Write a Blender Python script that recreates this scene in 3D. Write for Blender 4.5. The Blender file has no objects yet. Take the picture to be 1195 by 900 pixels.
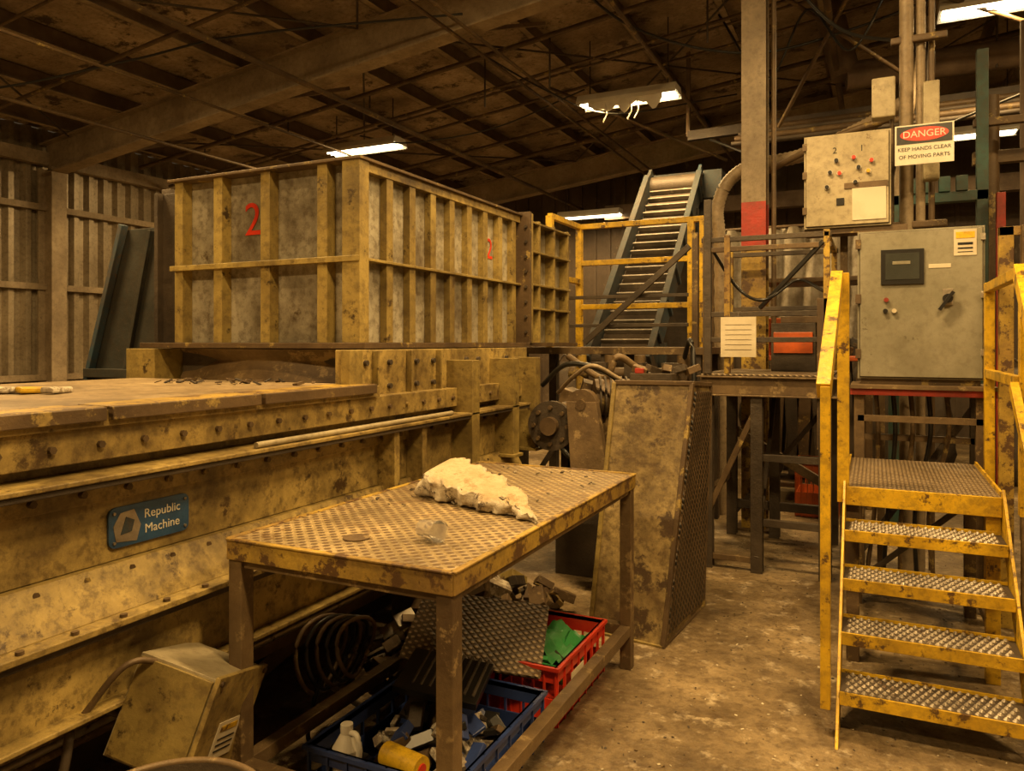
import bpy, math, random, bmesh
from mathutils import Vector, Matrix, Euler, noise
random.seed(7)
C = bpy.context.scene.collection

# ------------------------------------------------------------------ materials
def mat(name, c, c2=None, rust=None, rough=.6, metal=0., scale=2.5, amt=.5, ramt=.25, rscale=9, bump=.15, streak=0., grime=.0, gscale=1.15, soft=.13):
    m = bpy.data.materials.new(name); m.use_nodes = True
    nt = m.node_tree; N = nt.nodes; L = nt.links
    b = N['Principled BSDF']; b.inputs['Roughness'].default_value = rough; b.inputs['Metallic'].default_value = metal
    if c2 is None: c2 = tuple(x*.55 for x in c)
    tc = N.new('ShaderNodeTexCoord')
    def nz(scale, det=9, rg=.68, vec=None):
        n = N.new('ShaderNodeTexNoise'); n.inputs['Scale'].default_value = scale; n.inputs['Detail'].default_value = det; n.inputs['Roughness'].default_value = rg
        L.new(vec or tc.outputs['Object'], n.inputs['Vector']); return n
    def ramp(src, p0, c0, p1, c1):
        r = N.new('ShaderNodeValToRGB'); r.color_ramp.elements[0].position = max(0, p0); r.color_ramp.elements[1].position = min(1, p1)
        r.color_ramp.elements[0].color = (*c0, 1); r.color_ramp.elements[1].color = (*c1, 1); L.new(src, r.inputs['Fac']); return r.outputs['Color']
    out = ramp(nz(scale).outputs['Fac'], amt-soft, c2, amt+soft, c)
    def mix(fac, a, colr):
        mx = N.new('ShaderNodeMix'); mx.data_type = 'RGBA'; L.new(fac, mx.inputs[0]); L.new(a, mx.inputs[6]); mx.inputs[7].default_value = (*colr, 1); return mx.outputs[2]
    if streak > 0:
        mp = N.new('ShaderNodeMapping'); mp.inputs['Scale'].default_value = (7, 7, 1.1); L.new(tc.outputs['Object'], mp.inputs['Vector'])
        out = mix(ramp(nz(1.3, 4, .5, mp.outputs[0]).outputs['Fac'], .50, (0, 0, 0), .78, (streak,)*3), out, tuple(x*.3 for x in c2))
    if rust: out = mix(ramp(nz(rscale, 10, .74).outputs['Fac'], .68-ramt*.5, (0, 0, 0), .74-ramt*.5, (1, 1, 1)), out, rust)
    if grime > 0:
        g = ramp(nz(gscale, 12, .75).outputs['Fac'], .36, (grime,)*3, .60, (0, 0, 0)); out = mix(g, out, (.055, .034, .015))
        g = ramp(nz(22, 8, .7).outputs['Fac'], .38, (grime*.7,)*3, .52, (0, 0, 0)); out = mix(g, out, (.07, .042, .02))
    L.new(out, b.inputs['Base Color'])
    if bump > 0:
        bp = N.new('ShaderNodeBump'); bp.inputs['Strength'].default_value = bump*2; bp.inputs['Distance'].default_value = .01
        L.new(nz(28, 6).outputs['Fac'], bp.inputs['Height']); L.new(bp.outputs[0], b.inputs['Normal'])
    return m

def dots_mat(name, base, dark, pitch=.045, thr=.55, rust=None, rough=.5, grime=.6, ramt=.3):
    m = mat(name, base, tuple(x*.5 for x in base), rust=rust, ramt=ramt, rough=rough, scale=4, bump=0, grime=grime)
    nt = m.node_tree; N = nt.nodes; L = nt.links; b = N['Principled BSDF']
    src = b.inputs['Base Color'].links[0].from_socket
    tc = N.new('ShaderNodeTexCoord'); sp = N.new('ShaderNodeSeparateXYZ'); L.new(tc.outputs['Object'], sp.inputs[0])
    def mth(op, a, bb=None):
        n = N.new('ShaderNodeMath'); n.operation = op
        for i, v in enumerate((a, bb)):
            if v is None: continue
            if isinstance(v, (int, float)): n.inputs[i].default_value = v
            else: L.new(v, n.inputs[i])
        return n.outputs[0]
    u = mth('ADD', sp.outputs[0], mth('MULTIPLY', sp.outputs[2], .9)); v = mth('ADD', sp.outputs[1], mth('MULTIPLY', sp.outputs[2], .3))
    k = math.pi/pitch
    s = mth('MULTIPLY', mth('SINE', mth('MULTIPLY', mth('ADD', u, v), k)), mth('SINE', mth('MULTIPLY', mth('SUBTRACT', u, v), k)))
    s = mth('ABSOLUTE', s)
    r = N.new('ShaderNodeValToRGB'); r.color_ramp.elements[0].position = thr; r.color_ramp.elements[1].position = thr+.15
    L.new(s, r.inputs['Fac'])
    mx = N.new('ShaderNodeMix'); mx.data_type = 'RGBA'; L.new(r.outputs['Color'], mx.inputs[0]); L.new(src, mx.inputs[6]); mx.inputs[7].default_value = (*dark, 1)
    L.new(mx.outputs[2], b.inputs['Base Color'])
    bp = N.new('ShaderNodeBump'); bp.inputs['Strength'].default_value = .8; bp.inputs['Distance'].default_value = .006
    L.new(s, bp.inputs['Height']); L.new(bp.outputs[0], b.inputs['Normal'])
    return m

def plain(name, c, rough=.5, metal=0, **k): return mat(name, c, tuple(x*.7 for x in c), rough=rough, metal=metal, bump=.05, **k)

RUST = (.09, .045, .018)
M_tan = mat('yellow_machine_paint', (.56, .42, .14), (.34, .245, .08), rust=(.06, .033, .013), rough=.42, scale=3, amt=.48, ramt=.2, rscale=7, streak=.5, grime=.9)
M_tanl = mat('hopper_panel_steel', (.54, .51, .42), (.40, .37, .28), rust=(.12, .08, .04), rough=.38, metal=.15, scale=1.6, amt=.5, ramt=.14, rscale=5, streak=.4, grime=.75, gscale=1.8, soft=.2, bump=.06)
M_olive = mat('hopper_rib_paint', (.42, .32, .10), (.26, .19, .058), rust=(.05, .03, .012), rough=.42, ramt=.2, grime=.65, streak=.3)
M_edge = mat('rusted_edge_steel', (.15, .098, .048), (.062, .038, .02), rust=(.36, .26, .08), rough=.55, ramt=.22, metal=.1, grime=.4)
M_dark = mat('dark_grimy_steel', (.075, .055, .036), (.03, .021, .014), rough=.6, bump=.3)
M_rust = mat('rust_steel', (.20, .135, .065), (.08, .05, .026), rust=(.32, .23, .11), rough=.55, metal=.1, grime=.4)
M_yel = mat('yellow_safety_paint', (.83, .53, .02), (.62, .38, .015), rust=(.11, .055, .02), rough=.4, ramt=.26, rscale=12, scale=5, grime=.55)
M_yelw = mat('worn_yellow_paint', (.56, .38, .05), (.26, .16, .045), rust=RUST, rough=.5, ramt=.36, rscale=11, grime=.5)
M_teal = mat('dark_navy_steel', (.016, .034, .045), (.008, .014, .02), rust=RUST, rough=.8, ramt=.1, grime=.4)
M_chute = mat('dark_grey_chute_steel', (.04, .045, .042), (.02, .022, .02), rust=RUST, rough=.45, ramt=.12, grime=.3)
M_blue = mat('blue_steel', (.022, .06, .09), (.012, .03, .045), rust=RUST, rough=.85, ramt=.18, grime=.6)
M_grey = mat('grey_cabinet_paint', (.28, .265, .20), (.205, .195, .14), rust=(.10, .085, .06), rough=.38, ramt=.1, bump=.03, amt=.45, grime=.3)
M_beige = mat('beige_cabinet_paint', (.44, .38, .25), (.31, .265, .16), rust=(.15, .10, .055), rough=.45, ramt=.12, bump=.03, grime=.45)
M_silver = mat('scuffed_galvanised', (.55, .50, .42), (.25, .21, .16), rough=.35, metal=.6, rust=(.12, .08, .05), ramt=.2)
M_col = mat('column_paint', (.34, .27, .175), (.22, .165, .10), rust=RUST, rough=.55, ramt=.15, streak=.3, grime=.5)
M_red = mat('red_paint', (.45, .03, .015), (.22, .02, .012), rough=.5, grime=.3)
M_redpl = mat('red_plastic', (.72, .05, .02), (.45, .03, .015), rough=.35, bump=.02)
M_bluepl = mat('blue_plastic', (.03, .06, .22), (.02, .03, .1), rough=.4, bump=.02)
M_org = mat('orange_plastic', (.62, .12, .02), (.35, .07, .02), rough=.4, bump=.02, grime=.3)
M_white = mat('white_plastic', (.70, .67, .58), (.55, .5, .4), rough=.4, bump=.03)
M_dirtyw = mat('dirty_white_sheet', (.50, .47, .40), (.24, .21, .16), rough=.4, bump=.1, grime=.4)
M_paper = mat('aged_paper', (.64, .58, .45), (.48, .42, .3), rough=.8, bump=.02)
M_black = plain('black_plastic', (.015, .014, .013), .35)
M_green = mat('green_film', (.05, .32, .08), (.02, .14, .04), rough=.3)
M_ins = mat('roof_insulation', (.58, .46, .32), (.26, .19, .12), rust=(.085, .06, .036), rough=.9, scale=.9, amt=.5, ramt=.26, rscale=2.6, bump=.4, grime=.5)
M_purl = mat('purlin_steel', (.21, .15, .095), (.11, .075, .05), rough=.7, rust=RUST, ramt=.1)
M_raft = mat('rafter_steel', (.44, .35, .23), (.27, .205, .13), rough=.6, rust=RUST, ramt=.08, grime=.4)
M_wall = mat('corrugated_sheet', (.44, .37, .26), (.32, .26, .175), rust=(.10, .06, .03), rough=.38, metal=.25, scale=.8, ramt=.1, rscale=3, streak=.25, grime=.5, gscale=.7, soft=.2, bump=.03)
M_bwall = mat('sooty_wall_sheet', (.15, .108, .072), (.07, .05, .034), rust=(.25, .19, .12), rough=.7, scale=.9, ramt=.12, rscale=2.2, streak=.4, grime=.5)
M_scrap = mat('plastic_scrap_mix', (.34, .28, .2), (.08, .06, .045), rust=(.55, .5, .4), rough=.6, scale=14, rscale=18, ramt=.35)
M_cleat = mat('belt_cleat_rubber', (.20, .17, .14), (.08, .07, .055), rough=.6, rust=(.3, .26, .2), ramt=.2)
M_tabletop = dots_mat('punched_table_plate', (.46, .35, .18), (.10, .062, .03), pitch=.05, thr=.45, rust=(.20, .125, .055), grime=.6, ramt=.24)
M_mesh = dots_mat('expanded_mesh', (.16, .105, .055), (.012, .009, .006), pitch=.05, thr=.4)
M_plate = dots_mat('diamond_plate', (.14, .10, .06), (.34, .26, .155), pitch=.04, thr=.62)
M_floor = mat('stained_concrete', (.40, .30, .165), (.19, .135, .07), rust=(.56, .46, .31), rough=.45, scale=2.2, amt=.5, ramt=.25, rscale=7, bump=.5, grime=.85, gscale=1.6)
M_lens = bpy.data.materials.new('lamp_lens'); M_lens.use_nodes = True
_b = M_lens.node_tree.nodes['Principled BSDF']; _b.inputs['Base Color'].default_value = (.9, .85, .7, 1); _b.inputs['Emission Color'].default_value = (1, .86, .55, 1); _b.inputs['Emission Strength'].default_value = 9
M_clear = bpy.data.materials.new('clear_plastic'); M_clear.use_nodes = True
_b = M_clear.node_tree.nodes['Principled BSDF']; _b.inputs['Roughness'].default_value = .12; _b.inputs['Transmission Weight'].default_value = .9; _b.inputs['IOR'].default_value = 1.2
M_screen = plain('lcd_screen', (.05, .055, .05), .12)

# ------------------------------------------------------------------ builder
class B:
    def __init__(s, name): s.name = name; s.v = []; s.f = []; s.mi = []; s.sm = []; s.mats = []
    def m(s, mt):
        if mt not in s.mats: s.mats.append(mt)
        return s.mats.index(mt)
    def faces(s, vs, fs, mt, smooth=False):
        o = len(s.v); s.v += [tuple(p) for p in vs]; k = s.m(mt)
        for f in fs: s.f.append([i+o for i in f]); s.mi.append(k); s.sm.append(smooth)
    def hexa(s, p, mt):
        s.faces(p, [(3, 2, 1, 0), (4, 5, 6, 7), (0, 1, 5, 4), (1, 2, 6, 5), (2, 3, 7, 6), (3, 0, 4, 7)], mt)
    def box(s, x0, x1, y0, y1, z0, z1, mt):
        s.hexa([(x0, y0, z0), (x1, y0, z0), (x1, y1, z0), (x0, y1, z0), (x0, y0, z1), (x1, y0, z1), (x1, y1, z1), (x0, y1, z1)], mt)
    def obox(s, c, size, rot, mt):
        R = Euler(rot).to_matrix(); a, b, d = [q/2 for q in size]; c = Vector(c)
        s.hexa([c+R@Vector(q) for q in [(-a, -b, -d), (a, -b, -d), (a, b, -d), (-a, b, -d), (-a, -b, d), (a, -b, d), (a, b, d), (-a, b, d)]], mt)
    def frame(s, p0, p1, up=(0, 0, 1)):
        p0 = Vector(p0); p1 = Vector(p1); d = (p1-p0).normalized(); up = Vector(up)
        if abs(d.dot(up)) > .98: up = Vector((0, 1, 0))
        r = d.cross(up).normalized(); u = r.cross(d).normalized(); return p0, p1, d, r, u
    def beam(s, p0, p1, w, h, mt, up=(0, 0, 1), ou=0, orr=0):
        p0, p1, d, r, u = s.frame(p0, p1, up); a = r*w/2; b = u*h/2; o = u*ou+r*orr; p0 = p0+o; p1 = p1+o
        s.hexa([p0-a-b, p0+a-b, p1+a-b, p1-a-b, p0-a+b, p0+a+b, p1+a+b, p1-a+b], mt)
    def ibeam(s, p0, p1, w, h, mt, t=.014, up=(0, 0, 1)):
        s.beam(p0, p1, t, h-2*t, mt, up); s.beam(p0, p1, w, t, mt, up, ou=h/2-t/2); s.beam(p0, p1, w, t, mt, up, ou=-h/2+t/2)
    def tube(s, p0, p1, r, mt, seg=14, r1=None, caps=True):
        if r1 is None: r1 = r
        p0, p1, d, a, b = s.frame(p0, p1); n = seg
        vs = [p0+(a*math.cos(2*math.pi*i/n)+b*math.sin(2*math.pi*i/n))*r for i in range(n)]+[p1+(a*math.cos(2*math.pi*i/n)+b*math.sin(2*math.pi*i/n))*r1 for i in range(n)]
        s.faces(vs, [(i, (i+1) % n, n+(i+1) % n, n+i) for i in range(n)], mt, True)
        if caps: s.faces(vs, [tuple(range(n))[::-1], tuple(range(n, 2*n))], mt)
    def curve(s, pts, r, mt, n=24, seg=8, wob=None):
        P = [Vector(p) for p in pts]; P = [P[0]*2-P[1]]+P+[P[-1]*2-P[-2]]; out = []
        m = max(2, n//(len(P)-3))
        for i in range(1, len(P)-2):
            for k in range(m):
                t = k/m; a, b, c, d = P[i-1:i+3]
                out.append(.5*((2*b)+(c-a)*t+(2*a-5*b+4*c-d)*t*t+(3*b-a-3*c+d)*t**3))
        out.append(P[-2]); rings = []
        for i, p in enumerate(out):
            q = out[min(i+1, len(out)-1)]; o = out[max(i-1, 0)]; d = (q-o).normalized(); up = Vector((0, 0, 1)) if abs(d.z) < .9 else Vector((0, 1, 0))
            a = d.cross(up).normalized(); b = a.cross(d); rr = r*(1+(wob if wob and i % 2 else 0))
            rings.append([p+(a*math.cos(2*math.pi*j/seg)+b*math.sin(2*math.pi*j/seg))*rr for j in range(seg)])
        vs = [p for rg in rings for p in rg]
        s.faces(vs, [(i*seg+j, i*seg+(j+1) % seg, (i+1)*seg+(j+1) % seg, (i+1)*seg+j) for i in range(len(rings)-1) for j in range(seg)], mt, True)
    def prism(s, poly, vec, mt):
        n = len(poly); vec = Vector(vec); a = [Vector(p) for p in poly]; vs = a+[p+vec for p in a]
        s.faces(vs, [tuple(range(n))[::-1], tuple(range(n, 2*n))]+[(i, (i+1) % n, n+(i+1) % n, n+i) for i in range(n)], mt)
    def done(s, bevel=0., parent=None):
        me = bpy.data.meshes.new(s.name); me.from_pydata(s.v, [], s.f)
        for m_ in s.mats: me.materials.append(m_)
        for i, p in enumerate(me.polygons): p.material_index = s.mi[i]; p.use_smooth = s.sm[i]
        bm = bmesh.new(); bm.from_mesh(me); bmesh.ops.recalc_face_normals(bm, faces=bm.faces[:]); bm.to_mesh(me); bm.free()
        o = bpy.data.objects.new(s.name, me); C.objects.link(o)
        if bevel:
            md = o.modifiers.new('bevel', 'BEVEL'); md.width = bevel; md.segments = 2; md.limit_method = 'ANGLE'; md.angle_limit = math.radians(50)
        if parent: o.parent = parent
        return o

def text(name, body, loc, rot, size, mt, parent, align='CENTER'):
    cu = bpy.data.curves.new(name, 'FONT'); cu.body = body; cu.size = size; cu.align_x = align; cu.align_y = 'CENTER'; cu.extrude = .0008; cu.materials.append(mt)
    o = bpy.data.objects.new(name, cu); C.objects.link(o); o.location = loc; o.rotation_euler = rot; o.parent = parent; return o
R_FRONT = (math.radians(90), 0, 0)
R_RIGHT = (math.radians(90), 0, math.radians(90))

# ------------------------------------------------------------------ room shell
XL, XR, YF, YB = -10., 6., -5., 14.4
def roofz(x): return 4.45+.122*(x+10)
b = B('floor'); b.box(XL-.2, XR+.2, YF-.2, YB+.2, -.1, 0, M_floor); b.done()
b = B('ceiling'); b.hexa([(XL, YF, roofz(XL)), (XR, YF, roofz(XR)), (XR, YB, roofz(XR)), (XL, YB, roofz(XL)), (XL, YF, roofz(XL)+.06), (XR, YF, roofz(XR)+.06), (XR, YB, roofz(XR)+.06), (XL, YB, roofz(XL)+.06)], M_ins); b.done()
b = B('wall_left'); ys = []; y = YF
while y < YB:
    for dx, dy in ((0, 0), (0, .07), (.07, .11), (.07, .18)): ys.append((XL+dx-.05, y+dy))
    y += .22
vs = [(a, c, 0) for a, c in ys]+[(a, c, roofz(XL)) for a, c in ys]; n = len(ys)
b.faces(vs, [(i, i+1, n+i+1, n+i) for i in range(n-1)], M_wall); b.box(XL-.15, XL-.08, YF, YB, 0, roofz(XL), M_wall); b.done()
b = B('wall_back'); b.box(XL-.1, XR+.1, YB, YB+.15, 0, roofz(XR), M_bwall)
x = XL+.1
while x < XR: b.box(x, x+.06, YB-.03, YB, 0, roofz(x)-.02, M_bwall); x += .3
b.done()
b = B('wall_right'); b.box(XR, XR+.15, YF, YB, 0, roofz(XR), M_bwall); b.done()
b = B('wall_front'); b.box(XL-.1, XR+.1, YF-.15, YF, 0, roofz(XR), M_wall); b.done()
b = B('ceiling_purlins'); x = XL+.6
while x < XR:
    z = roofz(x)-.005; b.box(x-.004, x+.004, YF, YB, z-.2, z, M_purl); b.box(x-.004, x+.075, YF, YB, z-.2, z-.192, M_raft); b.box(x-.065, x+.004, YF, YB, z-.006, z, M_purl); x += .98
b.done()
b = B('ceiling_rafters')
for yy in (-.2, 6.35, 12.7):
    b.ibeam((XL+.1, yy, roofz(XL)-.43), (XR, yy, roofz(XR)-.43), .2, .42, M_raft, t=.02)
    b.ibeam((XL+.19, yy, 0), (XL+.19, yy, roofz(XL)-.55), .2, .3, M_raft, t=.02, up=(1, 0, 0))
    for k in range(6):
        x = XL+1.2+k*2.6; b.beam((x, yy+.05, roofz(x)-.6), (x+.4, yy+1.1, roofz(x)-.2), .04, .04, M_purl)
b.done()
b = B('trim_1')
for z in (1.1, 2.3, 3.35): b.box(XL+.03, XL+.10, YF, YB, z, z+.08, M_raft)
b.box(XL+.03, XL+.14, YF, YB, 3.95, 4.12, M_raft); b.done()
b = B('ceiling_bracing_rods')
for x0, x1 in ((-9.4, -4.8), (-4.8, 0), (0, 4.8)):
    for ya, yb in ((6.4, 12.6), (0, 6.3)):
        b.tube((x0, ya, roofz(x0)-.25), (x1, yb, roofz(x1)-.25), .012, M_dark); b.tube((x1, ya, roofz(x1)-.25), (x0, yb, roofz(x0)-.25), .012, M_dark)
b.done()
b = B('ceiling_conduits')
for yy, dz, r in ((5.2, .3, .022), (7.6, .32, .03), (9.3, .3, .02), (10.4, .36, .03), (4.2, .27, .015), (8.1, .5, .02), (8.2, .52, .014), (11.5, .3, .04)):
    b.tube((XL+.3, yy, roofz(XL+.3)-dz), (XR-.1, yy, roofz(XR-.1)-dz), r, M_edge)
for xx, dz, r in ((-5.3, .5, .03), (-2.1, .55, .022), (-.4, .6, .035), (1.6, .5, .03), (-7.7, .48, .02), (-3.6, .45, .018), (-3.45, .45, .018), (-6.4, .5, .015), (.4, .5, .02), (.5, .5, .02)):
    b.tube((xx, YF+.1, roofz(xx)-dz-.25), (xx, YB-.1, roofz(xx)-dz-.25), r, M_edge)
b.beam((-2.2, 9.9, 4.3), (5.8, 9.9, 4.45), .1, .12, M_dark); b.beam((-2.2, 9.9, 4.3), (-2.2, 9.9, roofz(-2.2)), .05, .05, M_purl)
b.beam((2.6, 9.9, 4.35), (2.6, 9.9, roofz(2.6)), .05, .05, M_purl)
for k in range(4): b.tube((-1.5, 9.0+.25*k, 3.9+.12*k), (5.9, 9.0+.25*k, 3.95+.12*k), .03+.01*(k % 2), M_edge if k % 2 else M_dark)
b.beam((-4.5, 13.4, 4.0), (5.8, 13.4, 4.0), .2, .26, M_purl)
# duct drops, hangers and diagonal pipes over the right side
b.tube((-.3, 9.6, 4.7), (4.4, 10.2, 4.9), .16, M_purl, 20); b.tube((-.3, 9.6, 4.7), (-.5, 9.6, 5.55), .16, M_purl, 20)
for xx in (.3, 1.2, 2.4, 3.6): b.tube((xx, 9.7, 4.6), (xx, 9.7, roofz(xx)), .012, M_dark); b.tube((xx+.2, 9.1, 3.9), (xx+.2, 9.1, roofz(xx)), .01, M_dark)
for a, c in (((-1.2, 7.4, 5.2), (.6, 9.4, 4.3)), ((-.6, 7.2, 5.1), (1.9, 9.0, 4.5)), ((.2, 7.0, 5.3), (-1.0, 9.2, 4.1)), ((-3.8, 9.0, 4.9), (-1.9, 11.0, 4.2))): b.tube(a, c, .022, M_edge)
for xx in (-8.4, -6.9, -5.6, -4.0, -3.2, -1.5): b.tube((xx, 7.6, roofz(xx)-.3), (xx, 7.6, roofz(xx)-.9 if xx > -5 else roofz(xx)-.5), .01, M_dark)
b.done()
b = B('ceiling_cables')
b.curve([(-9.7, 3.4, 4.1), (-8, 4.3, 4.05), (-6.6, 5.0, 4.35), (-5.4, 5.3, 4.5), (-3.5, 6.2, 4.7)], .012, M_black, n=40)
b.curve([(-4.9, 3.6, 4.75), (-4.8, 3.9, 4.55), (-4.6, 4.2, 4.6), (-4.75, 4.5, 4.8), (-4.5, 4.9, 4.95)], .02, M_black, n=30)
b.curve([(-2.6, 5.5, 5.05), (-2.2, 7, 4.7), (-1.2, 7.8, 4.5), (-.2, 8.3, 4.75), (1.0, 8.4, 5.1)], .014, M_black, n=40)
b.curve([(-4.1, 7.0, 4.9), (-3.4, 8, 4.5), (-2.9, 9, 4.45), (-1.6, 10, 4.8)], .01, M_black, n=40)
b.curve([(-6.5, 8.6, 4.5), (-5.6, 8.4, 4.25), (-4.4, 8.6, 4.35), (-3.2, 8.7, 4.7)], .01, M_black, n=40)
b.curve([(-1.5, 8.2, 5.1), (-1.0, 8.1, 4.3), (-.6, 8.0, 4.9), (-.2, 7.9, 4.4), (.2, 7.8, 5.1)], .012, M_black, n=50)
b.curve([(-1.9, 9.8, 4.2), (-1.0, 9.2, 3.7), (0, 8.8, 3.6), (.9, 8.8, 3.9), (2.2, 9.0, 4.4)], .016, M_black, n=50)
b.curve([(-.8, 6.8, 4.9), (-.3, 6.7, 4.2), (.1, 6.4, 3.9), (.28, 6.1, 3.8)], .014, M_black, n=40)
b.done()

# ------------------------------------------------------------------ lights
def lamp_fixture(x, y, z, L=1.2, W=.34, power=150, torn=False):
    b = B('fluorescent_ceiling_light')
    b.prism([(-L/2, -W/2, 0), (-L/2, -W/2+.05, .09), (-L/2, W/2-.05, .09), (-L/2, W/2, 0)], (L, 0, 0), M_white)
    b.box(-L/2, L/2, -W/2, -W/2+.012, -.03, .01, M_white); b.box(-L/2, L/2, W/2-.012, W/2, -.03, .01, M_white)
    for k in (-.09, 0, .09): b.tube((-L/2+.03, k, -.015), (L/2-.03, k, -.015), .016, M_lens)
    h = roofz(x)-z-.01
    for sx in (-L/2+.12, L/2-.12): b.tube((sx, 0, .09), (sx, 0, h+.122*sx), .008, M_dark)
    if torn:
        n = 24; vs = []
        for i in range(n+1):
            u = i/n; sag = .05+.10*abs(noise.noise(Vector((u*5, 2, 0))))*2+.05*math.sin(u*9)**2
            xx = -L/2+.15+u*(L*.75); vs += [(xx, -W/2+.01, -.02), (xx, -W/2+.02, -.02-sag)]
        b.faces(vs, [(2*i, 2*i+2, 2*i+3, 2*i+1) for i in range(n)], M_white, True)
        for u in (.3, .55, .62): b.curve([(-L/2+L*u, -W/2+.02, -.05), (-L/2+L*u+.03, -W/2, -.18), (-L/2+L*u-.02, -W/2+.01, -.28)], .008, M_white, n=8)
    o = b.done(); o.location = (x, y, z)
    ld = bpy.data.lights.new('fluorescent_area', 'AREA'); ld.shape = 'RECTANGLE'; ld.size = L-.05; ld.size_y = W-.05; ld.energy = power; ld.color = (1, .635, .245)
    lo = bpy.data.objects.new('lamp_tube_light', ld); C.objects.link(lo); lo.parent = o; lo.location = (0, 0, -.04)
for i, a in enumerate(((-2.65, 8.7, 4.5, 190), (-6.41, 8.57, 4.3, 190), (1.15, 8.3, 4.75, 110), (1.07, 11.6, 4.35, 60), (-4.75, 13.2, 3.95, 60),
          (-3.0, -1.6, 4.7, 230), (.9, .9, 5.0, 280), (-5.2, 2.6, 4.5, 240), (3.2, 4.6, 5.2, 180), (-1.2, 3.6, 5.0, 260))):
    lamp_fixture(a[0], a[1], a[2], power=a[3], torn=(i == 0))
w = bpy.data.worlds.new('World'); bpy.context.scene.world = w; w.use_nodes = True
w.node_tree.nodes['Background'].inputs[0].default_value = (1, .7, .4, 1); w.node_tree.nodes['Background'].inputs[1].default_value = .05

# ------------------------------------------------------------------ shredder body
b = B('shredder_machine')
b.box(-3.75, -2.24, -1.6, 4.75, .60, 1.34, M_tan)
b.box(-3.85, -2.15, -1.6, 3.0, 1.34, 1.392, M_tan)
b.box(-3.83, -2.3, -1.58, 2.98, 1.392, 1.398, mat('worn_deck_plate', (.42, .32, .18), (.25, .175, .09), rough=.5, scale=2, grime=.8))
for y0, y1 in ((-1.2, .6), (.62, 1.55), (1.57, 2.2), (2.22, 2.95)):
    b.box(-2.16, -2.128, y0, y1, 1.36, 1.402, M_edge); b.box(-2.3, -2.14, y0, y1, 1.392, 1.404, M_yelw)
b.box(-2.24, -2.17, -1.6, 4.75, 1.235, 1.34, M_tan)
b.box(-2.24, -2.07, -1.6, 4.6, 1.185, 1.20, M_tan)
b.box(-2.24, -2.08, -1.6, 4.6, 1.165, 1.184, M_dark)
b.box(-2.24, -2.20, -1.6, 4.7, .90, 1.165, M_tan)
b.box(-2.24, -2.185, -1.6, 4.7, 1.10, 1.163, M_tan)
b.hexa([(-2.2, -1.6, .765), (-2.10, -1.6, .765), (-2.10, 4.55, .765), (-2.2, 4.55, .765), (-2.2, -1.6, .90), (-2.17, -1.6, .90), (-2.17, 4.55, .90), (-2.2, 4.55, .90)], M_tan)
b.box(-2.3, -2.04, -1.6, 4.55, .745, .765, M_tan)
b.box(-2.3, -2.07, -1.6, 4.55, .715, .744, M_dark)
b.box(-2.4, -2.13, -1.6, 4.5, .50, .715, M_tan); b.box(-2.4, -2.07, -1.6, 4.5, .49, .505, M_tan)
b.box(-3.6, -2.6, -1.5, 4.4, .04, .6, M_dark)
for yy in (.3, 2.15, 3.6, 4.4):
    b.box(-2.5, -2.3, yy, yy+.16, 0, .5, M_olive); b.box(-3.7, -3.55, yy, yy+.16, 0, .6, M_dark)
b.beam((-2.45, 2.3, .12), (-2.45, 3.6, .4), .06, .08, M_edge); b.beam((-2.4, 2.2, .3), (-2.4, 4.5, .3), .08, .1, M_rust)
for k in range(4): b.tube((-2.28-.04*k, .5, .42-.05*k), (-2.28-.04*k, 4.4, .42-.05*k), .018, M_rust if k % 2 else M_silver)
yy = -.2
while yy < 4.6:
    b.tube((-2.185, yy, 1.135), (-2.168, yy, 1.135), .012, M_edge, 6); b.tube((-2.175, yy, .875), (-2.155, yy, .875), .011, M_edge, 6)
    b.tube((-2.17, yy+.05, 1.285), (-2.156, yy+.05, 1.285), .012, M_edge, 6)
    b.tube((-2.06, yy+.05, .765), (-2.06, yy+.05, .775), .012, M_edge, 6); yy += .155
for yy in (3.05, 3.3): b.box(-2.2, -2.10, yy, yy+.045, .86, 1.165, M_tan)
for yy in (3.78, 4.32, 4.66):
    b.box(-2.24, -2.07, yy, yy+.09, .88, 1.5, M_olive); b.box(-2.26, -2.05, yy-.02, yy+.11, .87, .89, M_olive)
b.box(-3.9, -2.26, 2.93, 4.9, 1.34, 1.36, M_tan)
b.box(-2.3, -2.24, 2.85, 4.9, 1.325, 1.565, M_tan)
b.box(-2.25, -2.20, 2.83, 2.93, 1.34, 1.565, M_olive)
for yy in (3.0, 3.2, 3.45, 3.62, 4.0, 4.15, 4.55): b.tube((-2.24, yy, 1.5), (-2.222, yy, 1.5), .014, M_dark, 8); b.tube((-2.24, yy, 1.38), (-2.222, yy, 1.38), .014, M_dark, 8)
for yy in (3.06, 3.36, 3.66): b.box(-2.24, -2.205, yy, yy+.012, 1.33, 1.56, M_olive)
b.box(-3.98, -3.74, 3.02, 3.3, 1.0, 1.565, M_olive)
n = 12
prof = [(-3.72+1.35*i/n, 3.13+.05*math.cos(math.pi*i/n*2), 1.39) for i in range(n+1)]
vs = [p for p in prof]+[(p[0], p[1]+.06, 1.5) for p in prof]+[(p[0], p[1], 1.565) for p in prof]; k = n+1
b.faces(vs, [(i, i+1, k+i+1, k+i) for i in range(n)]+[(k+i, k+i+1, 2*k+i+1, 2*k+i) for i in range(n)], M_rust, True)
b.box(-3.72, -2.36, 3.2, 4.85, 1.36, 1.565, M_dark)
b.done(.004)

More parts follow.
